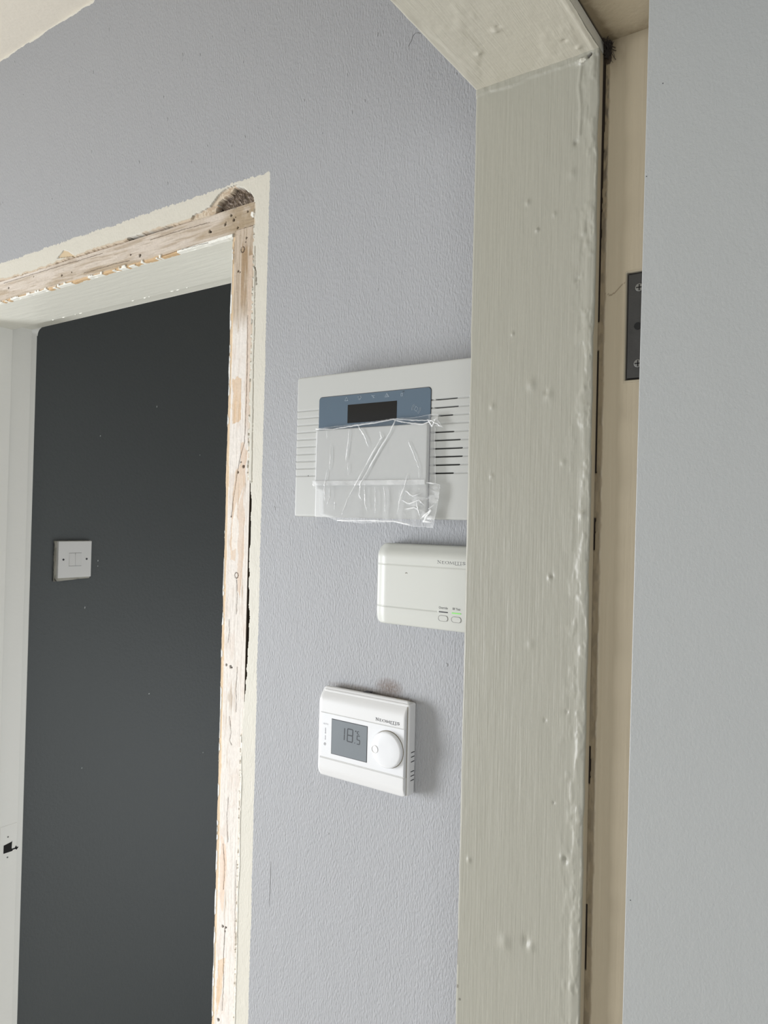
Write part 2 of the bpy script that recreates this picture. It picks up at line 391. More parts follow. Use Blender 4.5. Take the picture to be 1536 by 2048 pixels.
# charcoal painted room beyond
def spk(X, Z): return None
mb = MB(); mb.box(-1.72, -1.612, T, 3.2, 0, ZC)
for (y, z, ry, rz) in ((.388, 1.484, .0016, .0022), (.388, 1.471, .0012, .0018), (.356, 1.372, .0014, .003), (.55, 1.885, .0016, .003), (.385, 1.79, .0015, .002), (.55, 1.13, .0022, .002), (.95, 1.03, .004, .0012), (.36, .985, .001, .002), (.74, .93, .001, .002), (.70, 1.77, .001, .002)):
    q = np.array([[-1.6117, y - ry, z - rz * .4], [-1.6117, y + ry * .3, z - rz], [-1.6117, y + ry, z + rz * .5], [-1.6117, y - ry * .2, z + rz]])
    mb.add(q, [[0, 1, 2, 3]], 0, False, np.tile([*s(186, 190, 190), 1.0], (4, 1)))
struct(mb.build('wall_left', M['dark']))
struct(MB().box(-1.72, 2.2, 3.2, 3.3, 0, ZC).build('wall_far', M['ceiling']))

# ------------------------------------------------------------------ stripped door lining of the left doorway
WT = dict(bare=s(196, 166, 130), grey=s(170, 155, 136), prim=s(224, 216, 206), pink=s(208, 184, 162), dk=s(84, 66, 50), tan=s(203, 172, 134), brn=s(146, 124, 98))
def timber_fn(X, Z, along):
    U, V = (X, Z) if along == 'x' else (Z, X)           # U along the grain
    if along == 'x':
        e = Z - 1.981; n = fbm(U * 14, V * 120, 21); g = fbm(U * 30 + 3 * fbm(U * 6, V * 30, 2), V * 420, 22, 3)
        C = mixc(np.ones(X.shape + (3,)) * np.array(s(194, 181, 165)), s(168, 152, 132), sst(.45, .66, g) * .7)
        C = mixc(C, s(210, 200, 188), sst(.48, .62, n) * 0.6)
        C = mixc(C, s(214, 205, 194), sst(-1.12, -1.30, X) * sst(.3, .6, fbm(U * 10, V * 90, 61)) * .9)
        C = mixc(C, s(158, 138, 108), sst(.56, .70, fbm(U * 8, V * 60, 41)) * 0.55)
        C = mixc(C, s(160, 142, 116), sst(-.79, -.74, X) * sst(.3, .6, fbm(X * 70, Z * 70, 6)) * .8)
        C = mixc(C, s(206, 174, 132), sst(.0055, .002, e + .003 * (fbm(X * 60, Z * 0, 8) - .5)) * (X < -.86) * .9)
        H = -0.0003 * sst(.5, .65, g)
        fl = (e < 0.0016 + 0.0032 * sst(.5, .62, fbm(X * 120, Z * 0, 4))) & (fbm(X * 55, Z * 0 + 2, 9) > .47) & (X < -.868)
        wr = (e < 0.0042 + .0016 * (fbm(X * 90, Z * 0, 3) - .5)) & (X > -.867) & (X < -.752)
        C[fl | wr] = s(236, 235, 226); H = np.where(fl | wr, 0.0012 + .0008 * fbm(X * 300, Z * 300, 5), H)
        nails = [(-.7996, 1.999, .0022), (-.797, 1.998, .0018), (-.7684, 2.0023, .0020), (-.767, 2.005, .0011), (-.7517, 2.0048, .0021), (-.7481, 2.008, .0010), (-.757, 2.0125, .0016), (-1.3327, 2.0052, .0022), (-1.1633, 1.9993, .0018), (-1.1343, 1.9993, .0014), (-.9545, 1.9938, .0026), (-.9772, 1.9992, .0016), (-1.25, 2.012, .0012), (-.7255, 2.0105, .0014), (-.744, 1.9925, .0018)]
        cracks = [[(-.711, 1.9893), (-.7293, 1.9893), (-.7475, 1.9888)], [(-1.10, 1.992), (-1.02, 1.9925), (-.98, 1.991)], [(-.93, 2.013), (-.86, 2.0135), (-.80, 2.012)], [(-1.35, 2.017), (-1.2, 2.0165), (-1.05, 2.0155)], [(-.7118, 2.02), (-.7122, 2.007), (-.7135, 1.999)], [(-.90, 1.9835), (-.87, 1.9845), (-.80, 1.983)]]
        white = inside(X, Z, [(-.719, 2.0085), (-.7145, 2.008), (-.7142, 2.000), (-.7165, 2.001), (-.7195, 2.004)])
        C[white] = s(232, 230, 222)
    else:
        n = fbm(X * 120, Z * 14, 71); g = fbm(X * 420, Z * 26 + 3 * fbm(X * 30, Z * 6, 2), 72, 3); d = fbm(X * 130, Z * 22, 75)
        low = sst(1.885, 1.845, Z + .03 * (fbm(X * 120, Z * 10, 23) - .5))
        C = mixc(np.ones(X.shape + (3,)) * np.array(s(192, 177, 159)), s(164, 147, 126), sst(.42, .64, g) * .6)
        C = mixc(C, s(225, 219, 211), low * sst(.16, .30, n) * .92)
        C = mixc(C, s(214, 202, 190), low * sst(.5, .7, fbm(X * 90, Z * 40, 99)) * .6)
        C = mixc(C, s(150, 122, 86), sst(.52, .64, fbm(X * 90, Z * 12, 79)) * sst(1.84, 1.92, Z) * (X > -.735) * .7)
        C = mixc(C, s(205, 187, 169), ((X > -.7215) & (Z < 1.95)) * sst(1.70, 1.74, Z) * .8)
        r = 0.0060 * (fbm(X * 110, Z * 60, 12) - .5)
        for pl, col in (([(-.7453, 1.790), (-.7285, 1.7874), (-.7285, 1.73), (-.7452, 1.7227)], s(210, 184, 154)),
                        ([(-.727, 1.70), (-.7135, 1.69), (-.7185, 1.64), (-.727, 1.62), (-.731, 1.60), (-.7282, 1.555), (-.7255, 1.51), (-.7225, 1.49), (-.7165, 1.545), (-.7165, 1.60), (-.7185, 1.62)], s(211, 191, 172)),
                        ([(-.7227, 1.6755), (-.7367, 1.6598), (-.7415, 1.6114), (-.742, 1.54), (-.733, 1.538), (-.7288, 1.6207), (-.7198, 1.6412)], s(211, 190, 168)),
                        ([(-.7335, 1.6184), (-.7385, 1.5976), (-.7390, 1.5538), (-.7282, 1.5562), (-.7275, 1.60)], s(228, 222, 213)),
                        ([(-.7465, 1.172), (-.735, 1.16), (-.734, 1.10), (-.737, 1.07), (-.745, 1.085)], s(222, 200, 180)),
                        ([(-.7465, 1.0), (-.732, 1.01), (-.737, .96), (-.744, .93)], s(216, 190, 160))):
            C = mixc(C, col, inside(X + r, Z + r * 2, pl) * (.75 + .25 * sst(.4, .6, g)))
        e = X + 0.7538
        w = 0.0045 + 0.0035 * (fbm(X * 0, Z * 22, 33) - .4)
        C = mixc(C, s(213, 187, 152), (e < w) * .85)
        H = -0.00018 * sst(.5, .65, g) - .00035 * (e < w)
        fl = (e < 0.0022 * sst(.52, .66, fbm(X * 0, Z * 70, 14))) | ((e < 0.0013) & (fbm(X * 0, Z * 9, 15) > .54))
        C[fl] = s(234, 233, 227); H = np.where(fl, .0002, H)
        nails = [(-.7264, 1.9754, .0016), (-.7275, 1.970, .0010), (-.7405, 1.9325, .0015), (-.7368, 1.931, .0013), (-.7208, 1.6675, .0022), (-.7308, 1.6597, .0017), (-.7258, 1.6733, .0012), (-.7435, 1.3999, .0016), (-.7355, 1.3984, .0020), (-.7330, 1.3975, .0013), (-.7375, 1.051, .0020), (-.7318, 1.051, .0018), (-.7330, 1.046, .0012), (-.741, .925, .0022), (-.7415, 1.60, .0009)]
        cracks = [[(-.7284, 1.5155), (-.7264, 1.4951), (-.7271, 1.4699)], [(-.7353, 1.3319), (-.731, 1.3121), (-.7338, 1.3002), (-.7297, 1.2942)],
                  [(-.7205, 1.87), (-.7185, 1.80), (-.7190, 1.75), (-.7198, 1.70), (-.726, 1.685), (-.732, 1.66), (-.739, 1.62), (-.741, 1.60)], [(-.7095 - .003, 1.96), (-.7125, 1.90)],
                  [(-.733, 1.225), (-.735, 1.20), (-.732, 1.165)], [(-.733, 1.05), (-.7345, 1.01), (-.733, .98), (-.7345, .94)], [(-.741, 1.16), (-.7365, 1.13), (-.738, 1.10)], [(-.7405, 1.4615), (-.7395, 1.445), (-.7415, 1.43)],
                  [(-.7225, 1.40), (-.724, 1.37), (-.7225, 1.34)], [(-.7150, 1.145), (-.7155, 1.10), (-.7145, 1.05)], [(-.7495, 1.975), (-.7500, 1.96), (-.7496, 1.945)]]
        for (ex, ez, rw) in ((-.7330, 1.9609, .0032), (-.7287, 1.5216, .0031)):
            q = np.abs(np.hypot((X - ex) * 1.0, (Z - ez) * .85) - rw); C[q < .0005] = WT['dk']; H = H - .0008 * (q < .0006)
        for (x_, z0_, z1_, w_) in ((-.7118, 1.767, 1.786, .0011), (-.7122, 1.700, 1.718, .0012)):
            q = (np.abs(X - x_ - .0006 * (fbm(X * 0, Z * 90, 8) - .5)) < w_ * np.sin(np.pi * np.clip((Z - z0_) / (z1_ - z0_), 0, 1)) ** .5) & (Z > z0_) & (Z < z1_); C[q] = s(48, 36, 26); H = np.where(q, -.004, H)
    nn = fbm(X * 500, Z * 500, 44)
    for (cx, cz, rr) in nails:
        q = np.hypot(X - cx, (Z - cz)) < rr * (.6 + .7 * nn); C[q] = s(46, 34, 25); H = np.where(q, -.004, H)
    jit = .0016 * (fbm(X * 200, Z * 200, 77) - .5)
    for pl in cracks:
        q = dpoly(X + jit, Z + jit, pl); C = mixc(C, s(66, 50, 37), np.exp(-(q / .00042) ** 2)); H = H - .0006 * np.exp(-(q / .0005) ** 2)
    C = C * (0.93 + 0.14 * fbm(X * 300, Z * 300, 88))[..., None]
    return H + .0004 * (nn - .5), np.concatenate([C, np.ones(X.shape + (1,))], -1)
mb = MB()
y0 = 0.0015
# head lining: stop part, rebate part
mb.box(-1.575, -0.7115, y0 + 0.0045, 0.119, 1.981, 2.021, 1, 0.0008); mb.box(-1.575, -0.7115, 0.118, T, 1.993, 2.021, 1, 0.0008)
# right lining, left lining
mb.box(-0.7537, -0.7088, y0 + 0.0045, 0.119, 0, 1.982, 0, 0.0006); mb.box(-0.7450, -0.7115, 0.118, T, 0, 1.994, 0)
mb.box(-0.7539, -0.7520, y0 + 0.006, 0.119, 0, 1.981, 0, 0.0005)
mb.box(-1.575, -1.533, y0, 0.119, 0, 2.0, 0, 0.0012); mb.box(-1.575, -1.543, 0.118, T, 0, 2.0, 0, 0.0006)
for (x0, x1, z0, z1, al) in ((-1.575, -0.7115, 1.981, 2.021, 'x'), (-0.7538, -0.7086, 0.80, 1.989, 'z')):
    xs = np.linspace(x0, x1, int((x1 - x0) / 0.0007)); zs = np.linspace(z0, z1, int((z1 - z0) / 0.0007))
    X, Z = np.meshgrid(xs, zs); H, C = timber_fn(X, Z, al)
    Xd = X.copy(); Zd = Z.copy()
    if al == 'x':
        lo = sst(.004, 0, Z - z0); Zd = Z - lo * 0.0022 * (fbm(X * 70, Z * 0, 3) - .45) * (X < -.76)
        mk = ~((X[:-1, :-1] > -0.7475) & (Z[:-1, :-1] < 1.9888))
    else:
        lo = sst(.004, 0, X - x0); Xd = X - lo * 0.0024 * (fbm(Z * 40, X * 0, 6) - .45)
        mk = (Z[:-1, :-1] < 1.9885) & ((X[:-1, :-1] > -0.7475) | (Z[:-1, :-1] < 1.981))
    P = np.stack([Xd, y0 - H, Zd], -1); mb.grid(P, C, mk, mat=2)
    B = P.copy(); B[..., 1] = y0 + .0055
    mb.skirt(P, y0 + .006, C, mat=2)
# fillet of old paint in the far top left corner of the lining
n = 10; vs = []
for yy in (0.150, T + 0.018):
    vs.append((-1.5525, yy, 2.0005))
    for k in range(n + 1):
        t = k / n * math.pi / 2; vs.append((-1.5525 + 0.016 - 0.016 * math.sin(t), yy, 2.0005 - 0.016 + 0.016 * math.cos(t)))
m_ = n + 2
mb.add(vs, [list(range(m_))[::-1], list(range(m_, 2 * m_))] + [[i, (i + 1) % m_, (i + 1) % m_ + m_, i + m_] for i in range(m_)], 0)
# paint runs on the head soffit edge
rs = random.Random(11)
for k in range(14):
    bm = bmesh.new(); bmesh.ops.create_icosphere(bm, subdivisions=2, radius=1)
    mb.bm(bm, 1, True, Matrix.Translation((rs.uniform(-1.4, -.80), 0.118, 1.9812)) @ Matrix.Diagonal((rs.uniform(.002, .006), .0015, .0012, 1)))
lining = struct(mb.build('trim_1', [M['gloss'], M['gloss_head'], M['timber']]))
# far side architrave
mb = MB(); mb.box(-1.612, -1.5525, T, T + 0.018, 0, 2.06, 0, 0.003); mb.box(-1.575, -0.66, T, T + 0.018, 2.0005, 2.06, 0, 0.003); mb.box(-0.7385, -0.66, T, T + 0.018, 0, 2.0, 0, 0.003)
struct(mb.build('trim_2', M['gloss']))
# latch keep cut into the left lining
mb = MB()
pts = [(.1362, .8945), (.1534, .8972), (.1545, .8985), (.1538, .8925), (.1535, .8832), (.1545, .8822), (.1605, .8818), (.1630, .8858), (.1652, .8818), (.1685, .8812), (.1645, .8765), (.1612, .8790), (.1560, .8790), (.1550, .8770), (.1362, .8775)]
f1 = [(-1.5419, y, z) for y, z in pts]; f0 = [(-1.5436, y, z) for y, z in pts]; k = len(pts)
mb.add(f1 + f0, [list(range(k)), list(range(k, 2 * k))[::-1]] + [[i, (i + 1) % k, (i + 1) % k + k, i + k] for i in range(k)])
o = mb.build('latch_keep', M['blackmatt'], lining); o['label'] = 'black latch hole cut into the white lining'
mb = MB()
for z in (.910, .867): mb.cyl((-1.5423, .1450, z), .0016, .0012, 'x', 12)
mb.build('screw_hole', M['seam'], lining)
mb = MB(); mb.box(-1.5434, -1.5424, .128, .1645, .845, .935, 0, .0004); mb.build('filler_patch', M['gloss'], lining)

# ------------------------------------------------------------------ cream door frame on the right
DY = -0.126
mb = MB()
xs = axis_(-0.3128, -0.2026, 0.0009, 0.0020, 5); zs = np.linspace(0.80, 1.981, 1313)
X, Z = np.meshgrid(xs, zs)
H = np.zeros_like(X)
eL = X + 0.3128; eR = -0.2026 - X
H -= np.where(eL < .0020, .0020 - np.sqrt(np.maximum(.0020 ** 2 - (.0020 - eL) ** 2, 0)), 0) + np.where(eR < .0012, .0012 - np.sqrt(np.maximum(.0012 ** 2 - (.0012 - eR) ** 2, 0)), 0)
H += 0.0010 * np.exp(-((eR - .004 - .003 * fbm(Z * 18, X * 0, 5)) / .003) ** 2) * fbm(Z * 60, X * 60, 8)     # thick bead of paint down the edge
H += 0.0009 * sst(.50, .72, fbm(X * 160, Z * 60, 15)) * np.exp(-(eR / .014) ** 2)
for (cx, cz, rr, hh) in ((-.2671, 1.249, .0045, .0012), (-.2483, 1.2566, .0035, -.0014), (-.2440, 1.2535, .003, .0010), (-.2165, 1.3319, .0022, -.0016), (-.2190, 1.3335, .0016, .001), (-.2342, 1.5565, .0018, .0014), (-.2330, 1.5575, .0018, -.0012), (-.2117, 1.8348, .002, .0012), (-.2545, 1.7157, .0035, .0010), (-.2389, 1.7061, .0030, .0010), (-.2410, 1.7085, .002, -.0009), (-.2081, 1.6079, .0025, .0014), (-.3026, 1.3077, .0018, .0010), (-.2724, 1.7606, .0012, .0010), (-.2163, 1.7973, .0016, -.0013), (-.2158, 1.7965, .0013, .001), (-.2610, 1.8700, .0018, .0009), (-.2520, 1.845, .0012, .0014), (-.2370, 1.855, .0016, .0008), (-.2200, 1.91, .0018, -.0014), (-.2226, 1.885, .003, .0008), (-.290, 1.70, .002, .0007), (-.289, 1.64, .0015, .0007), (-.250, 1.50, .003, .0006), (-.236, 1.44, .0012, -.001), (-.227, 1.375, .001, -.001), (-.2175, 1.45, .001, -.001), (-.225, 1.65, .002, .0008)):
    H += hh * np.exp(-((X - cx) ** 2 + ((Z - cz) * .75) ** 2) / rr ** 2)
H += .0008 * np.exp(-(dpoly(X, Z, [(-.2165, 1.975), (-.2185, 1.955), (-.2160, 1.935), (-.2170, 1.915)]) / .0012) ** 2)
cz = 1.9755 + .004 * (fbm(X * 70, Z * 0, 19) - .5)
H += .0010 * sst(-.0012, .0006, Z - cz) * (.4 + fbm(X * 200, Z * 200, 4))                                  # caulked mitre at the top
H += .0026 * np.exp(-(((X + .2155) / .0045) ** 2 + ((Z - 1.9745) / .002) ** 2)) * (.5 + fbm(X * 600, Z * 600, 91))
Xd = X + (.0009 * (fbm(Z * 30, X * 0, 2) - .5) * np.exp(-(eL / .003) ** 2)) + (.0016 * (fbm(Z * 34, X * 0, 22) - .4) * np.exp(-(eR / .003) ** 2))
C = np.zeros(X.shape + (4,))
lump = np.exp(-(((X + .2155) / .0045) ** 2 + ((Z - 1.9745) / .0022) ** 2)) * (.5 + fbm(X * 600, Z * 600, 91)) > .55
C[lump] = (*s(206, 203, 190), 1)
hole = dpoly(X, Z, [(-.2105, 1.9765), (-.2085, 1.9775)]) < .0011
C[hole] = (*s(70, 58, 46), 1); H = np.where(hole, -.002, H)
chip = ((dpoly(X, Z, [(-.3120, 1.236), (-.3115, 1.215)]) < .0006) | (np.hypot(X + .3112, Z - 1.196) < .0012) | (np.hypot(X + .3085, Z - 1.186) < .0009))
C[chip] = (*s(120, 116, 104), 1)
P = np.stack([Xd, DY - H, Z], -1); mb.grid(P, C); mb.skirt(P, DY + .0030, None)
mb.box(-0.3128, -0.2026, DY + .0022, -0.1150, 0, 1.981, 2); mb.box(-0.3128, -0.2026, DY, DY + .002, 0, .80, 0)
# head stop, brushed towards the camera
ys = np.linspace(-0.889, DY, 640); X, Y = np.meshgrid(xs, ys); eL = X + 0.3128; eR = -0.2026 - X
H = -np.where(eL < .0020, .0020 - np.sqrt(np.maximum(.0020 ** 2 - (.0020 - eL) ** 2, 0)), 0)
H += .0012 * np.exp(-((eR - .003) / .002) ** 2) * fbm(Y * 60, X * 60, 8)
for (cx, cy, rr, hh) in ((-.262, -.190, .003, .0014), (-.259, -.192, .002, -.001), (-.286, -.172, .002, .001), (-.222, -.150, .0018, -.0012), (-.2160, -.136, .002, .0012)):
    H += hh * np.exp(-((X - cx) ** 2 + (Y - cy) ** 2) / rr ** 2)
H += .0006 * sst(.5, .7, fbm(X * 40, Y * 20, 3))
Xd = X + (.0012 * (fbm(Y * 20, X * 0, 2) - .5) * np.exp(-(eL / .003) ** 2)) + (.0030 * (fbm(Y * 34, X * 0, 22) - .4) * np.exp(-(eR / .004) ** 2))
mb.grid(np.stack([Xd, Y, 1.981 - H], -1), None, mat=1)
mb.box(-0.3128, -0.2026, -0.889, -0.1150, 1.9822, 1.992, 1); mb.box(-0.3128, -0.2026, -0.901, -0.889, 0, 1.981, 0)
# planted lining behind the stops: rebates, with grime along the joint
xs = np.concatenate([np.linspace(-.2045, -.1960, 18), np.linspace(-.1950, -.1560, 40)]); zs = np.linspace(0.80, 1.991, 1190)
X, Z = np.meshgrid(xs, zs); H = np.zeros_like(X); C = np.zeros(X.shape + (4,)); n = fbm(X * 300, Z * 120, 51)
top = sst(1.50, 1.98, Z); e = X + .2026
g = sst(.0062, .0044, e + .0016 * (n - .5))
col = mixc(np.ones(X.shape + (3,)) * np.array(s(122, 108, 84)), s(58, 47, 34), sst(.40, .60, n) * (.35 + .6 * sst(1.75, 1.93, Z)))
C[..., :3] = col; C[..., 3] = g * .85
H += .0006 * g * n
ck = (e < .0010 + .0009 * sst(1.84, 1.95, Z) + .0008 * (n - .5)) & (fbm(Z * 22, X * 0, 5, 2) > (.52 - .45 * sst(1.70, 1.88, Z)))
C[ck] = (*s(40, 31, 22), 1); H = np.where(ck, -.001, H)
deep = np.exp(-(((X + .1995) / .0040) ** 2 + ((Z - 1.984) / .014) ** 2)); dm = (deep + .5 * (n - .5)) > .45
C[dm] = (*s(52, 40, 28), 1)
dirt = np.exp(-(((X + .198) / .012) ** 2 + ((Z - 1.991) / .022) ** 2)) * (.4 + n)
C[..., :3] = np.where(dm[..., None] | ck[..., None], C[..., :3], C[..., :3] * (C[..., 3:] > .01) + np.array(s(110, 96, 72)) * (C[..., 3:] <= .01)); C[..., 3] = np.maximum(C[..., 3], np.clip(dirt, 0, .8))
cr = dpoly(X + .003 * (n - .5), Z + .003 * (n - .5), [(-.198, 1.786), (-.190, 1.785), (-.187, 1.789), (-.1815, 1.7935)]) < .0003
C[cr] = (*s(110, 96, 74), .8)
hg = (X > -.1802) & (Z > 1.7148) & (Z < 1.7997); mort = hg; H = np.where(mort, -.0022, H); C[mort] = (*s(30, 26, 22), 1)
rim = (X > -.1815) & (Z > 1.713) & (Z < 1.8015) & ~hg; C[rim] = (*s(176, 166, 144), 1); H = np.where(rim, H + .0005 * n, H)
mb.grid(np.stack([X, -.114 - H, Z], -1), C, mat=2)
mb.box(-0.2045, -0.1650, -0.1140, -0.1000, 0, .80, 2); mb.box(-0.3128, -0.1650, -0.1080, -0.0980, 0, 2.03, 2)
ys = np.linspace(-.9, -.114, 400); xs = np.linspace(-.2045, -.150, 44); X, Y = np.meshgrid(xs, ys); n = fbm(X * 200, Y * 200, 60); C = np.zeros(X.shape + (4,))
C[..., :3] = s(112, 98, 74); C[..., 3] = np.clip(2.4 * np.exp(-(((X + .2026) / .008) ** 2 + ((Y + .114) / .10) ** 2)) * (.2 + n) + .9 * np.exp(-((Y + .114) / .010) ** 2) * n, 0, .85)
ck = ((X + .2026) < .0016 + .001 * (n - .5)); C[ck] = (*s(48, 38, 28), 1)
mb.grid(np.stack([X, Y, 1.991 + 0 * X], -1), C, mat=2)
mb.box(-0.3128, -0.1500, -0.93, -0.098, 1.9925, 2.031, 2); mb.box(-0.3128, -0.1650, -0.93, -0.90, 0, 1.9925, 2)
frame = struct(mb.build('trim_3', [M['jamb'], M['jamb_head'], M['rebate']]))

# cobweb and dirt in the top corner of that frame
mb = MB(); rs = random.Random(5)
def strand(p, q, r, sag):
    p = Vector(p); q = Vector(q); pts = []
    for i in range(7):
        t = i / 6; c = p.lerp(q, t) + Vector((0, 0, -sag * math.sin(math.pi * t))); pts.append(c)
    d = (q - p).normalized(); u = d.orthogonal().normalized(); w = d.cross(u); vs = []
    for c in pts:
        for k in range(4): t = k * math.pi / 2; vs.append(tuple(c + u * r * math.cos(t) + w * r * math.sin(t)))
    mb.add(vs, [[4 * i + k, 4 * i + (k + 1) % 4, 4 * i + 4 + (k + 1) % 4, 4 * i + 4 + k] for i in range(6) for k in range(4)])
for k in range(22):
    a0 = (-.2018 + rs.uniform(0, .010), -.1145 - rs.uniform(0, .001), 1.990 - rs.uniform(0, .018)); b0 = (-.2020 + rs.uniform(0, .006), -.1145 - rs.uniform(.001, .010), 1.9905 - rs.uniform(0, .002))
    strand(a0, b0, rs.uniform(.00012, .0004), rs.uniform(-.002, .002))
for k in range(9):
    bm = bmesh.new(); bmesh.ops.create_icosphere(bm, subdivisions=2, radius=1)
    for w in bm.verts: w.co *= rs.uniform(.75, 1.25)
    mb.bm(bm, 0, True, Matrix.Translation((-.2008 + rs.uniform(0, .0035), -.1155, 1.9885 - rs.uniform(0, .016))) @ Matrix.Diagonal((rs.uniform(.0008, .0018), .0010, rs.uniform(.001, .0026), 1)))
o = mb.build('cobweb', M['brown']); o['label'] = 'dark dusty cobweb clump in the top corner of the cream door frame'; o['category'] = 'cobweb'

# ------------------------------------------------------------------ open door leaf with its hinge
mb = MB(); bm = bmesh.new(); bmesh.ops.create_cube(bm, size=1)
x0, x1, ya, yb, z0, z1 = -0.1590, 0.6030, -0.154, -0.1165, 0.008, 1.9875
for w in bm.verts: w.co = ((x0 + x1) / 2 + w.co.x * (x1 - x0), (ya + yb) / 2 + w.co.y * (yb - ya), (z0 + z1) / 2 + w.co.z * (z1 - z0))
bmesh.ops.bevel(bm, geom=bm.edges[:], offset=.0006, segments=2, affect='EDGES', profile=.5)
for w in bm.verts: w.co.x += (w.co.z - 1.5) * .0062
mb.bm(bm)
for (x, z) in ((-.1553, 1.855), (-.145, 1.92), (-.1565, 1.33)):
    bm = bmesh.new(); bmesh.ops.create_icosphere(bm, subdivisions=1, radius=1); mb.bm(bm, 1, True, Matrix.Translation((x, -.1540, z)) @ Matrix.Diagonal((.0004, .0003, .0005, 1)))
door = struct(mb.build('door_1', [M['door'], M['ink']]), 'pale grey embossed door leaf standing open at the right')
mb = MB(); mb.box(-.1790, -.1600, -.1134, -.1120, 1.7165, 1.7985, 0, .0004); hinge = mb.build('hinge', M['steel'], door); hinge['label'] = 'dark steel hinge leaf let into the beige rebate'
for z in (1.7873, 1.7275):
    mb = MB(); mb.cyl((-.1705, -.1137, z), .0032, .0012, 'y', 24, bev=.0004); sc_ = mb.build('screw', M['screw'], hinge)
    mb = MB(); mb.box(-.1729, -.1681, -.1145, -.1142, z - .0004, z + .0004); mb.box(-.1709, -.1701, -.1145, -.1142, z - .0024, z + .0024)
    # driver recess joined as dark slot material on the same screw
    me = sc_.data; bmx = bmesh.new(); bmx.from_mesh(me)
    for vv, ff in zip(mb.v, [None] * len(mb.v)):
        vs = [bmx.verts.new(p) for p in vv]
        for q in ([0, 1, 3, 2], [4, 6, 7, 5], [0, 4, 5, 1], [2, 3, 7, 6], [0, 2, 6, 4], [1, 5, 7, 3]):
            try: fa = bmx.faces.new([vs[i] for i in q]); fa.material_index = 1
            except ValueError: pass
    bmx.to_mesh(me); bmx.free(); me.materials.append(M['blackmatt'])
mb = MB(); mb.cyl((-.1712, -.1136, 1.757), .0028, .0010, 'y', 24); mb.build('screw_hole', M['blackmatt'], hinge)

# ------------------------------------------------------------------ lettering helpers
def ribbon(mb, pts, w, y, th=0.00012, closed=False):
    pts = [np.array(p, float) for p in pts]; n = len(pts)
    rng = range(n if closed else n - 1)
    for i in rng:
        p, q = pts[i], pts[(i + 1) % n]; d = q - p; L = np.hypot(*d)
        if L < 1e-9: continue
        d = d / L; nrm = np.array([-d[1], d[0]]) * w / 2; e = d * w * .35
        c = [p - e + nrm, q + e + nrm, q + e - nrm, p - e - nrm]
        vs = [(a_[0], y - th, a_[1]) for a_ in c] + [(a_[0], y, a_[1]) for a_ in c]
        mb.add(vs, [[0, 1, 2, 3], [0, 4, 5, 1], [1, 5, 6, 2], [2, 6, 7, 3], [3, 7, 4, 0]])
def arc(cx, cz, rx, rz, a0, a1, n=16): return [(cx + rx * math.cos(math.radians(a0 + (a1 - a0) * i / n)), cz + rz * math.sin(math.radians(a0 + (a1 - a0) * i / n))) for i in range(n + 1)]
def txt(name, body_, size, x, y, z, m, parent, sx=1.0, align='LEFT'):
    cu = bpy.data.curves.new(name, 'FONT'); cu.body = body_; cu.size = size; cu.align_x = align; cu.resolution_u = 3
    t = bpy.data.objects.new(name, cu); COL.objects.link(t)
    me = bpy.data.meshes.new_from_object(t.evaluated_get(bpy.context.evaluated_depsgraph_get()))
    bpy.data.objects.remove(t)
    for v in me.vertices: v.co = (x + v.co.x * sx, y, z + v.co.y)
    me.materials.clear(); me.materials.append(m)
    o = bpy.data.objects.new(name, me); COL.objects.link(o); o.parent = parent; return o
def brand(parent, x0, x1, z0, z1, y, m):
    """wide serif capitals NEOMITIS with a short bar below the ITI"""
    L = x1 - x0; h = z1 - z0; mb = MB(); tk = h * .17; tn = h * .085
    def S(pts, w): ribbon(mb, [(x0 + px * L, z0 + pz * h) for px, pz in pts], w, y)
    def sf(px, pz, w=.028): S([(px - w, pz), (px + w, pz)], tn)
    S([(.015, 0), (.015, 1)], tn); S([(.015, 1), (.105, .05)], tk); S([(.105, 0), (.105, 1)], tn); sf(.015, 0, .02); sf(.01, 1, .02); sf(.105, 1, .02)
    S([(.175, 0), (.175, .86)], tk); S([(.16, .86), (.25, .86)], tn); S([(.175, .45), (.235, .45)], tn); S([(.16, 0), (.255, 0)], tn)
    o_ = arc(.345, .43, .062, .43, 0, 360, 28); S(o_[3:12], tn); S(o_[16:27], tn); S(o_[11:17], tk); S(o_[25:] + o_[1:5], tk)
    S([(.445, 0), (.46, .86)], tn); S([(.46, .86), (.51, .05)], tk); S([(.51, .05), (.56, .86)], tn); S([(.56, .86), (.578, 0)], tk); sf(.445, 0, .02); sf(.578, 0, .02)
    S([(.635, 0), (.635, .86)], tk); sf(.635, 0); sf(.635, .86)
    S([(.735, 0), (.735, .86)], tk); S([(.68, .86), (.79, .86)], tn); sf(.735, 0)
    S([(.835, 0), (.835, .86)], tk); sf(.835, 0); sf(.835, .86)
    S([(.985, .80), (.95, .88), (.905, .80), (.90, .64), (.935, .50), (.98, .36), (.985, .16), (.945, 0), (.89, .08)], tk * .85)
    S([(.63, -.28), (.86, -.28)], tn * 1.2)
    return mb.build('brand_lettering', m, parent)

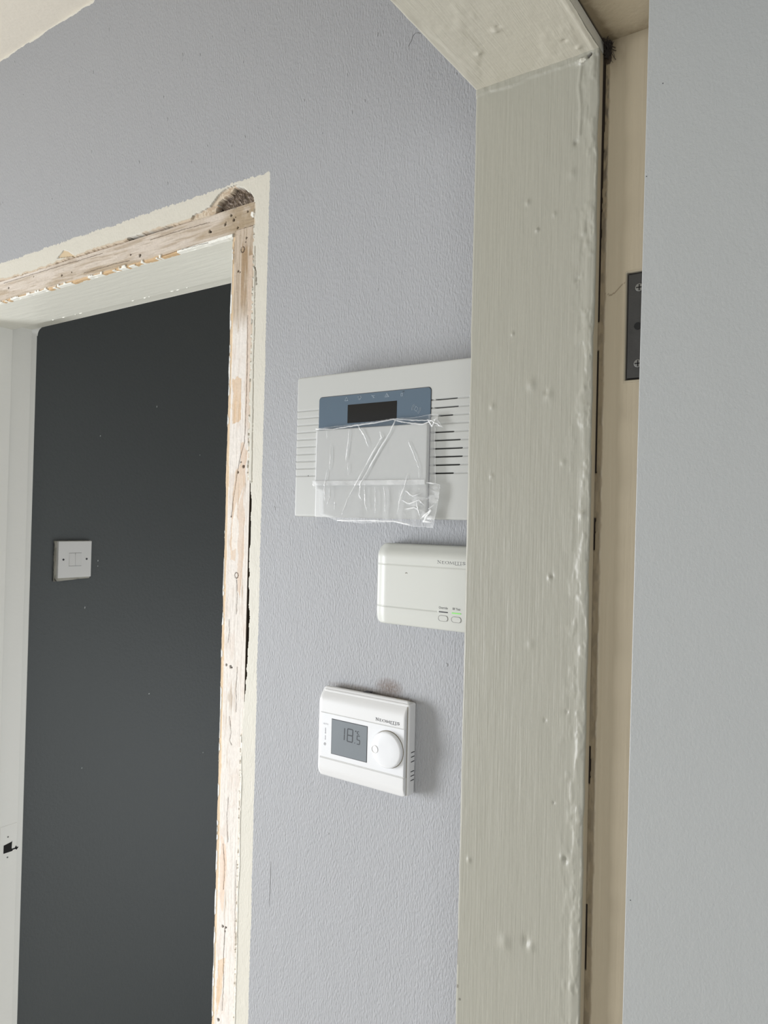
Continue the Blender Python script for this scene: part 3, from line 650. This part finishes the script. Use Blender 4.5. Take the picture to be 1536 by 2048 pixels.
# ------------------------------------------------------------------ alarm control panel
ax, az = -0.470, 1.6020
alarm = thing('alarm_panel', 'white wall alarm panel with dark display and crinkled clear film over its flap', 'alarm panel', (ax, 0, az))
SZ = [1.7268, 1.7183, 1.7098, 1.7013, 1.6928, 1.6842, 1.6756, 1.6671, 1.6586, 1.6500]
BL = [(-.3993, -.3736), (-.4006, -.3723), (-.3950, -.3784), None, (-.4015, -.3764), (-.4012, -.3688), (-.4018, -.3664), (-.4015, -.3662), (-.4013, -.3689), (-.4011, -.3761)]
def panel_fn(X, Z):
    x = X + ax; z = Z + az; H = np.zeros_like(X); C = np.zeros(X.shape + (4,))
    for i, zz in enumerate(SZ):
        g = sst(.0010, .0004, np.abs(z - zz)) * ((x < -.5570) * (x > -.6) + (x > -.4045) * (x < -.3590))
        H -= .0011 * g; C[..., 3] = np.maximum(C[..., 3], g * .3)
        if BL[i]:
            k = (np.abs(z - zz) < .00078) & (x > BL[i][0]) & (x < BL[i][1])
            H = np.where(k, -.006, H); C[k] = (*s(10, 10, 10), 1)
    k = np.hypot(x + .5716, z - 1.6501) < .0007; C[k] = (*s(16, 16, 16), 1)
    C[..., :3] = np.where(C[..., 3:] < .99, np.array(s(158, 158, 154)), C[..., :3])
    H += .0006 * np.exp(-((x + .5568) / .0006) ** 2) * 0
    return H, C
mb = MB(); body(mb, -.5912 - ax, -.3480 - ax, 0, 1.7668 - az, .0400, .00045, .0035, .0018, panel_fn)
mb.build('casing', M['panelplastic'], alarm)
mb = MB(); body(mb, -.5560 - ax, -.4045 - ax, 1.7015 - az, 1.7405 - az, .0408, .0008, .0040, .0004, None, -.039)
bez = mb.build('display_bezel', M['glassblue'], alarm); bez['label'] = 'blue grey glass display surround'
mb = MB(); body(mb, -.5565 - ax, -.4040 - ax, 1.7010 - az, 1.7410 - az, .0403, .0008, .0042, .0001, None, -.039); mb.build('display_gasket', M['ink'], alarm)
mb = MB(); mb.box(-.5139 - ax, -.4470 - ax, -.0410, -.0405, 1.7085 - az, 1.7292 - az); scn = mb.build('display_screen', M['black'], bez); scn['label'] = 'black display window'
def icon(pl, name='status_icon'):
    mb = MB()
    for pts, w in pl: ribbon(mb, [(px - ax, pz - az) for px, pz in pts], w, -.0409)
    mb.build(name, M['icon'], bez)
w = .00032; T0 = 1.7360
icon([([(-.5184, T0 - .0020), (-.5160, T0 + .0024), (-.5136, T0 - .0020), (-.5184, T0 - .0020)], w)])
icon([(arc(-.4975, T0 + .0004, .0016, .0014, 0, 360), w), ([(-.500, T0 + .0012), (-.4962, T0 + .0020)], w), ([(-.4990, T0 - .0012), (-.4975, T0 - .0024), (-.4960, T0 - .0008)], w), ([(-.4955, T0 + .0016), (-.4948, T0 - .0002)], w)])
icon([([(-.4810, T0 + .0018), (-.4768, T0 - .0016)], w), ([(-.4806, T0 + .0006), (-.4770, T0 + .0012)], w), ([(-.4790, T0), (-.4782, T0 - .0018)], w)])
icon([([(-.4629, T0 - .0018), (-.4605, T0 + .0024), (-.4575, T0 - .0018), (-.4629, T0 - .0018)], w), ([(-.4612, T0 - .0018), (-.4598, T0 + .0012), (-.4585, T0 - .0018)], w)])
icon([([(-.4420, T0 - .0022), (-.4420, T0 + .0006), (-.4395, T0 + .0006), (-.4395, T0 - .0022), (-.4420, T0 - .0022)], w), (arc(-.4388, T0 + .0016, .0009, .0012, 190, -10), w), ([(-.4407, T0), (-.4407, T0 - .0012)], w)])
icon([([(-.4243, 1.7180), (-.4225, 1.7214), (-.4199, 1.7192), (-.4217, 1.7158), (-.4243, 1.7180)], w)] + [(arc(-.4221, 1.7186, r, r, a0, a0 + 75, 8), w) for r in (.0042, .0056) for a0 in (115, 295)], 'tag_symbol')
def flap_fn(X, Z):
    x = X + ax; z = Z + az; H = np.zeros_like(X); C = np.zeros(X.shape + (4,))
    H -= .0008 * np.exp(-((z - 1.6398) / .0005) ** 2)
    H += .0010 * sst(1.6400, 1.6404, z) 
    C[..., :3] = s(150, 150, 148); C[..., 3] = .8 * np.exp(-((z - 1.6396) / .0004) ** 2)
    return H, C
mb = MB(); body(mb, -.5566 - ax, -.4052 - ax, -.0002, 1.7022 - az, .0438, .0009, .0015, .0012, flap_fn, -.039)
mb.build('keypad_flap', M['flapplastic'], alarm)
for q in ((-.5572, -.5566, .0385), (-.4052, -.4043, .0995)):
    mb = MB(); mb.box(q[0] - ax, q[1] - ax, -.0405, -.0395, .0002, q[2]); mb.build('flap_gap', M['ink'], alarm)
# crinkled film
OUT = [(-.5560, 1.7034), (-.5481, 1.7045), (-.4962, 1.7061), (-.4618, 1.7084), (-.4469, 1.7095), (-.4227, 1.7088), (-.3994, 1.7112), (-.3917, 1.7106), (-.3925, 1.7050), (-.3860, 1.6965), (-.3900, 1.6975), (-.3952, 1.6985), (-.3945, 1.6769), (-.3930, 1.6391), (-.3876, 1.6377), (-.3887, 1.6235), (-.3947, 1.5934), (-.4195, 1.5941), (-.4437, 1.5983), (-.4858, 1.5960), (-.5215, 1.5981), (-.5469, 1.6056), (-.5486, 1.6318), (-.5573, 1.6347), (-.5586, 1.6435), (-.5570, 1.6449), (-.5565, 1.6991)]
RD = [([(-.4444, 1.7074), (-.4514, 1.6941), (-.4643, 1.6769), (-.4806, 1.6524), (-.4889, 1.64), (-.4903, 1.6274), (-.487, 1.622)], .0007), ([(-.4629, 1.6878), (-.4776, 1.6676), (-.4942, 1.6414), (-.5061, 1.6245)], .0006), ([(-.5061, 1.6245), (-.5145, 1.6046)], .0005),
      ([(-.5066, 1.7003), (-.508, 1.6869), (-.5109, 1.6643)], .0005), ([(-.5073, 1.6628), (-.5068, 1.6486)], .00035), ([(-.4944, 1.7046), (-.4853, 1.693), (-.4788, 1.6795)], .0006), ([(-.5335, 1.6851), (-.5326, 1.6678), (-.5338, 1.6548)], .0004),
      ([(-.5372, 1.6563), (-.5404, 1.639), (-.5398, 1.6201)], .0005), ([(-.5329, 1.6375), (-.5325, 1.6245), (-.5368, 1.6151)], .0005), ([(-.4284, 1.685), (-.42, 1.6686), (-.4142, 1.6565), (-.4138, 1.6433)], .0005), ([(-.4282, 1.6488), (-.4303, 1.6381), (-.4356, 1.6247), (-.4391, 1.6071)], .0005),
      ([(-.4828, 1.6385), (-.4822, 1.6176), (-.4793, 1.6093)], .0006), ([(-.4155, 1.6194), (-.4104, 1.6036)], .0005), ([(-.4648, 1.6962), (-.4621, 1.6891), (-.4679, 1.6853)], .0007), ([(-.5246, 1.6202), (-.5246, 1.6088)], .0004), ([(-.47, 1.636), (-.468, 1.62), (-.4685, 1.606)], .0004), ([(-.458, 1.636), (-.455, 1.622), (-.4555, 1.608)], .0004),
      ([(-.5395, 1.7005), (-.5385, 1.6905)], .0005), ([(-.4875, 1.7005), (-.488, 1.694)], .0004), ([(-.43, 1.632), (-.42, 1.626), (-.41, 1.629)], .0004), ([(-.435, 1.622), (-.424, 1.618), (-.412, 1.622), (-.404, 1.615)], .0004), ([(-.43, 1.612), (-.418, 1.614), (-.408, 1.610)], .0004), ([(-.5565, 1.7034), (-.53, 1.7020), (-.4962, 1.7045), (-.47, 1.706), (-.4469, 1.7085), (-.4227, 1.7060), (-.40, 1.7045), (-.3925, 1.7000), (-.386, 1.6965)], .0004),
      ([(-.4465, 1.7074), (-.43, 1.7035), (-.41, 1.7010), (-.3925, 1.7062)], .0005), ([(-.4050, 1.706), (-.3985, 1.6985), (-.3940, 1.7075)], .0006), ([(-.404, 1.640), (-.390, 1.6385)], .0006), ([(-.4090, 1.6030), (-.398, 1.611), (-.4055, 1.600), (-.395, 1.5985)], .0010), ([(-.4000, 1.6130), (-.3925, 1.6180)], .0006), ([(-.52, 1.5985), (-.48, 1.5992), (-.4437, 1.5992), (-.42, 1.5955)], .0005), ([(-.558, 1.640), (-.5545, 1.637)], .0007)]
xs = np.linspace(-.5600, -.3850, 390); zs = np.linspace(1.5925, 1.7125, 268); X, Z = np.meshgrid(xs, zs)
n = fbm(X * 60, Z * 60, 7); n2 = fbm(X * 260, Z * 260, 17)
H = .0461 + .0010 * (n - .5) + .0003 * (n2 - .5); A = np.zeros_like(X) + .02
band = sst(.0032, .0022, np.abs(Z - (1.6408))) * (X > -.5590) * (X < -.4060)
A += .52 * band * (.75 + .5 * (vn(X * 120, Z * 60, 3) - .5)); H += .0004 * band
lowz = sst(1.641, 1.630, Z); A += .10 * lowz * sst(.45, .7, vn(X * 110, Z * 8, 5)); H += .0004 * lowz * vn(X * 150, Z * 9, 5)
lr = sst(-.440, -.415, X) * lowz; A += .18 * lr * sst(.48, .62, fbm(X * 110 + Z * 70, Z * 170, 9)); H += .0009 * lr * fbm(X * 110 + Z * 70, Z * 170, 9)
for pts, rw in RD:
    L = dpoly(X + .0011 * (n2 - .5) + .0010 * (n - .5), Z + .0008 * (n2 - .5), pts)
    e0 = np.hypot(X - pts[0][0], Z - pts[0][1]); e1 = np.hypot(X - pts[-1][0], Z - pts[-1][1])
    tp = (.35 + .65 * sst(0, .006, e0)) * (.15 + .85 * sst(0, .008, e1)); ww = rw * (.55 + .9 * vn(Z * 130, X * 130, 41)) * (.5 + .6 * tp)
    k = np.exp(-(L / ww) ** 2) * tp; H += .0009 * k; A += 1.1 * k * (.55 + .45 * vn(Z * 60, X * 60, 6))  # ridges whitened in the alpha: stretch whitening plus painted-in highlights
d_out = dpoly(X, Z, OUT + [OUT[0]]); A += .20 * np.exp(-(d_out / .0006) ** 2) + .10 * ((Z < 1.602) | (X > -.4035))
blob = np.exp(-(((X + .4010) / .006) ** 2 + ((Z - 1.6000) / .005) ** 2)); A += .9 * blob * sst(.45, .6, n2)
C = np.ones(X.shape + (4,)); C[..., 3] = np.clip(A, 0, .93)
mk = inside((X[:-1, :-1] + X[1:, 1:]) / 2, (Z[:-1, :-1] + Z[1:, 1:]) / 2, OUT)
mb = MB(); mb.grid(np.stack([X - ax, -H, Z - az], -1), C, mk)
film = mb.build('protective_film', M['film'], alarm); film['label'] = 'clear crinkled protective film'

# ------------------------------------------------------------------ heating receiver
rx, rz = -0.415, 1.4860
rec = thing('heating_receiver', 'cream wireless heating receiver with a lit green light under the alarm panel', 'heating receiver', (rx, 0, rz))
def rx_fn(X, Z):
    z = Z + rz; x = X + rx; C = np.zeros(X.shape + (4,))
    H = -.010 * sst(1.558, 1.578, z) ** 1.5 - .0022 * sst(1.500, 1.484, z)
    H -= .0040 * sst(-.462, -.4790, x) ** 2
    for zz, xe in ((1.5519, 0), (1.5055, -.397)):
        g = np.exp(-((z - zz) / .00045) ** 2) * ((x < xe) if xe else 1); H -= .0007 * g; C[..., 3] = np.maximum(C[..., 3], g * .5)
    C[..., :3] = s(150, 150, 142)
    return H, C
mb = MB(); body(mb, -.4795 - rx, -.3500 - rx, 0, 1.5745 - rz, .0285, .0007, .0062, .0020, rx_fn)
mb.build('casing', M['rxplastic'], rec)
brand(rec, -.3990 - rx, -.3655 - rx, 1.5560 - rz, 1.5590 - rz, -.0284, M['ink'])
def pill(cx, cz, hw, hh, y0_, y1_, nm, m, inset=True):
    mb = MB(); pts = arc(cx + hw - hh, cz, hh, hh, -90, 90, 10) + arc(cx - hw + hh, cz, hh, hh, 90, 270, 10); k = len(pts)
    mb.add([(x, y1_, z) for x, z in pts] + [(x, y0_, z) for x, z in pts], [list(range(k))] + [[i, (i + 1) % k, (i + 1) % k + k, i + k] for i in range(k)])
    o = mb.build(nm, m, rec); return o
for cx, lit, t_ in ((-.3907, False, 'Override'), (-.3750, True, 'RF Test')):
    b_ = pill(cx - rx, 1.4989 - rz, .0056, .0029, -.0270, -.0288, 'button', M['rxplastic'])
    mb = MB(); pts = arc(cx - rx + .0027, 1.4989 - rz, .0029, .0029, -90, 90, 10) + arc(cx - rx - .0027, 1.4989 - rz, .0029, .0029, 90, 270, 10)
    ribbon(mb, pts, .00030, -.0288, closed=True); mb.build('button_rim', M['seam'], b_)
    mb = MB(); mb.box(cx - rx - .0054, cx - rx + .0054, -.0290, -.0270, 1.5049 - rz, 1.5060 - rz, 0, .0003)
    o = mb.build('indicator_light', M['led'] if lit else M['ink'], rec); o['label'] = 'lit green indicator' if lit else 'unlit dark indicator'
    txt('button_caption', t_, .0034, cx - rx, -.0287, 1.5088 - rz, M['ink'], rec, 0.85, 'CENTER')
mb = MB(); ribbon(mb, arc(-.4378 - rx, 1.5428 - rz, .0012, .0010, 170, 20, 6), .0005, -.0285); mb.build('scuff_mark', M['grime'], rec)

# ------------------------------------------------------------------ thermostat
tx, tz = -0.5000, 1.2970
th = thing('thermostat', 'white room thermostat with a round dial and grey screen reading 18.5', 'thermostat', (tx, 0, tz))
def th_fn(X, Z):
    z = Z + tz; x = X + tx; C = np.zeros(X.shape + (4,))
    H = -.0085 * sst(1.381, 1.4015, z) ** 1.7 - .0045 * sst(1.309, 1.294, z) ** 1.5
    H -= .0006 * sst(-.5575, -.5625, x)
    return H, C
mb = MB(); mb.box(-.5600 - tx, -.4388 - tx, -.0145, 0, .0005, .1015, 0, .002); mb.build('back_casing', M['thplastic'], th)
mb = MB(); body(mb, -.5625 - tx, -.4405 - tx, .0, 1.4010 - tz, .0205, .0010, .0045, .0016, th_fn, -.008)
mb.build('front_cover', M['thplastic'], th)
# face plate with window and dial, slightly raised
mb = MB(); body(mb, -.5590 - tx, -.4405 - tx, 1.3205 - tz, 1.3722 - tz, .0211, .002, .0006, .0005, None, -.019)
fp = mb.build('face_plate', M['dial'], th)
mb = MB(); mb.box(-.5590 - tx, -.4400 - tx, -.0208, -.0204, 1.3196 - tz, 1.3205 - tz); mb.box(-.5590 - tx, -.4400 - tx, -.0207, -.0203, 1.3722 - tz, 1.3727 - tz); mb.build('cover_seam', M['softseam'], th)
mb = MB()
pts = [(-.5300, 1.3188), (-.520, 1.3178), (-.508, 1.3168), (-.496, 1.3172), (-.485, 1.3185)]
ribbon(mb, [(x - tx, z - tz) for x, z in pts], .0006, -.0206); mb.build('flap_grip', M['seam'], th)
def flap2(X, Z):
    z = Z + tz; C = np.zeros(X.shape + (4,)); return -.0040 * sst(1.310, 1.297, z) ** 1.5, C
mb = MB(); body(mb, -.5600 - tx, -.4402 - tx, 1.2985 - tz, 1.3192 - tz, .0212, .0012, .0012, .0008, flap2, -.015)
mb.build('lower_flap', M['thplastic'], th)
mb = MB(); mb.box(-.5416 - tx, -.4898 - tx, -.0213, -.0209, 1.3263 - tz, 1.3672 - tz); mb.build('screen_gasket', M['ink'], fp)
mb = MB(); mb.box(-.5409 - tx, -.4904 - tx, -.0215, -.0209, 1.3270 - tz, 1.3665 - tz); scr = mb.build('screen', M['lcd'], fp); scr['label'] = 'grey liquid crystal screen'
mb = MB()
def seg7(x0, z0, wd, ht, on, tk, sl=.03):
    g = tk * .35
    P_ = {'a': ((0, 1), (1, 1)), 'b': ((1, 1), (1, .5)), 'c': ((1, .5), (1, 0)), 'd': ((0, 0), (1, 0)), 'e': ((0, .5), (0, 0)), 'f': ((0, 1), (0, .5)), 'g': ((0, .5), (1, .5))}
    for k in on:
        (a0, a1), (b0, b1) = P_[k]; p = np.array([x0 + a0 * wd + a1 * ht * sl, z0 + a1 * ht]); q = np.array([x0 + b0 * wd + b1 * ht * sl, z0 + b1 * ht])
        d = (q - p) / np.hypot(*(q - p)); ribbon(mb, [p + d * g * 1.4, q - d * g * 1.4], tk, -.0216, .00005)
seg7(-.5300 - tx, 1.3455 - tz, .0075, .0140, 'bc', .0013); seg7(-.5182 - tx, 1.3452 - tz, .0075, .0144, 'abcdefg', .0013)
seg7(-.5043 - tx, 1.3447 - tz, .0040, .0094, 'afgcd', .0010)
mb.box(-.5078 - tx, -.5068 - tx, -.0216, -.0215, 1.3447 - tz, 1.3457 - tz)
ribbon(mb, arc(-.5060 - tx, 1.3588 - tz, .0005, .0005, 0, 360, 8), .0003, -.0216)
ribbon(mb, arc(-.5026 - tx, 1.3575 - tz, .0014, .0016, 50, 310, 10), .0005, -.0216)
mb.build('temperature_digits', M['seg'], scr.parent)
brand(th, -.4792 - tx, -.4470 - tx, 1.3758 - tz, 1.3788 - tz, -.0206, M['ink'])
# printed mode symbols left of the screen
txt('mode_caption', 'AUTO', .0026, -.5505 - tx, -.0213, 1.3585 - tz, M['faint'], fp, 1, 'CENTER')
mb = MB()
for zz, hh, ww in ((1.3515, .0028, .0009), (1.3435, .0021, .0007)): ribbon(mb, [(-.5508 - tx, zz - hh - tz), (-.5508 - tx, zz + hh - tz)], ww, -.0212); mb.cyl((-.5508 - tx, -.0212, zz - hh - tz), ww * .9, .0003, 'y', 12)
ribbon(mb, arc(-.5512 - tx, 1.3358 - tz, .0013, .0013, 115, 425, 14), .0004, -.0212); ribbon(mb, [(-.5512 - tx, 1.3360 - tz), (-.5512 - tx, 1.3376 - tz)], .0004, -.0212)
mb.build('mode_symbols', M['faint'], fp)
# dial
cxd, czd, rd = -.4612 - tx, 1.3470 - tz, .0200
mb = MB(); mb.cyl((cxd, -.0212, czd), rd + .0006, .0006, 'y', 64); mb.build('dial_recess', M['grime'], fp)
bm = bmesh.new(); prof = [(0, .0035 + .0016), (rd * .45, .0035 + .0016), (rd - .0022, .0050), (rd - .0008, .0046), (rd - .0001, .0036), (rd, 0)]
N = 72; mb = MB(); vs = [(cxd, -.0212 - prof[0][1], czd)]; fs = []
for r_, h_ in prof[1:]:
    for k in range(N): t = 2 * math.pi * k / N; vs.append((cxd + r_ * math.cos(t), -.0212 - h_, czd + r_ * math.sin(t)))
fs += [[0, 1 + k, 1 + (k + 1) % N] for k in range(N)]
for i in range(len(prof) - 2): fs += [[1 + i * N + k, 1 + (i + 1) * N + k, 1 + (i + 1) * N + (k + 1) % N, 1 + i * N + (k + 1) % N] for k in range(N)]
mb.add(vs, fs, 0, True); dial = mb.build('dial', M['dial'], th)
# thumb dimple: shallow dish with a raised rim
N = 32; vs = []; fs = []; dx, dz = -.4758 - tx, 1.3455 - tz; prof = [(.0044, .0050), (.0042, .0054), (.0038, .0053), (.0030, .0042), (.0018, .0034), (.0004, .0031)]
for r_, h_ in prof:
    for k in range(N): t = 2 * math.pi * k / N; vs.append((dx + r_ * math.cos(t), -.0212 - h_ - .0002, dz + r_ * math.sin(t)))
for i in range(len(prof) - 1): fs += [[i * N + k, (i + 1) * N + k, (i + 1) * N + (k + 1) % N, i * N + (k + 1) % N] for k in range(N)]
fs.append([(len(prof) - 1) * N + k for k in range(N)])
mb = MB(); mb.add(vs, fs, 0, True); mb.build('thumb_dimple', M['plastic'], dial)
for z in (1.3445, 1.3396, 1.3343, 1.3235, 1.3187, 1.3138):
    mb = MB(); mb.box(-.4392 - tx, -.4385 - tx, -.0090, -.0022, z - .0005 - tz, z + .0005 - tz, 0, .0002); mb.build('vent_slot', M['ink'], th)
mb = MB(); mb.box(-.4405 - tx, -.4400 - tx, -.0158, -.0152, 1.2995 - tz, 1.3960 - tz); mb.box(-.4600 - tx, -.4410 - tx, -.0088, -.0080, 1.4009 - tz, 1.4013 - tz); mb.build('grime_seam', M['grime'], th)
mb = MB(); mb.box(-.5060 - tx, -.4980 - tx, -.0090, -.0020, 1.4005 - tz, 1.4016 - tz); mb.build('top_catch', M['ink'], th)

# ------------------------------------------------------------------ light switch on the charcoal wall
sy, sz = 0.319, 1.4465
lx = -1.6120
sw = thing('light_switch', 'white double rocker light switch on the charcoal wall', 'light switch', (lx, sy, sz))
def xgrid(o): return o
mb = MB(); mb.box(.004, .0125, -.0430, .0430, .0008, .0868, 0, .0016, 3); mb.build('face_plate', M['plastic'], sw)
mb = MB(); bm = bmesh.new(); bmesh.ops.create_cube(bm, size=1); bmesh.ops.subdivide_edges(bm, edges=bm.edges[:], cuts=9, use_grid_fill=True)
rs = random.Random(2)
for w in bm.verts:
    q = Vector((.0025 + w.co.x * .005, -.0015 + w.co.y * .0900, .0420 + w.co.z * .0895))
    if abs(w.co.y) > .49 or abs(w.co.z) > .49: q += Vector((0, rs.uniform(-.0018, .0018), rs.uniform(-.0012, .0012)))
    if w.co.z < -.49: q.z -= .0045 * max(0, .35 - w.co.y) 
    w.co = q
mb.bm(bm, 0, True); o = mb.build('back_box', M['backbox'], sw); o['label'] = 'ragged filler and box edge behind the plate'
for y0_, y1_ in ((-.0155, -.0003), (.0003, .0155)):
    mb = MB(); v = [(.0125, y0_, .0285), (.0125, y1_, .0285), (.0134, y1_, .0585), (.0134, y0_, .0585), (.0150, y0_, .0435), (.0150, y1_, .0435)]
    vb = [(.0110, y0_, .0285), (.0110, y1_, .0285), (.0110, y1_, .0585), (.0110, y0_, .0585)]
    mb.add([(.0142, y0_, .0288), (.0142, y1_, .0288), (.0128, y1_, .0582), (.0128, y0_, .0582)] + vb, [[0, 1, 2, 3], [4, 5, 1, 0], [5, 6, 2, 1], [6, 7, 3, 2], [7, 4, 0, 3]])
    mb.build('rocker', M['plastic'], sw)
for yy in (-.0300, .0300):
    mb = MB(); mb.cyl((.0124, yy, .0438), .0024, .0012, 'x', 20); mb.build('screw', M['ink'], sw)
mb = MB(); mb.box(.0121, .0128, -.0162, .0162, .0279, .0286); mb.box(.0121, .0128, -.0162, .0162, .0584, .0590); mb.box(.0121, .0130, -.0004, .0004, .0285, .0585); mb.build('rocker_surround', M['seam'], sw)
# stray hair stuck under the paint near the top
mb = MB()
pts = [(-.4545, 2.1530), (-.4575, 2.1555), (-.4618, 2.1560), (-.4650, 2.1535), (-.4665, 2.1490), (-.4690, 2.1462), (-.4700, 2.1440)]
vs = []
for (x, z) in pts:
    for k in range(4): vs.append((x + .00022 * math.cos(k * math.pi / 2), -.0002 + .0002 * math.sin(k * math.pi / 2), z + .00018 * math.cos(k * math.pi / 2)))
mb.add(vs, [[4 * i + k, 4 * i + (k + 1) % 4, 4 * i + 4 + (k + 1) % 4, 4 * i + 4 + k] for i in range(len(pts) - 1) for k in range(4)])
o = mb.build('paint_hair', M['seam']); o['label'] = 'fine curled hair stuck in the grey paint above the alarm panel'; o['category'] = 'hair'
bpy.context.view_layer.update()
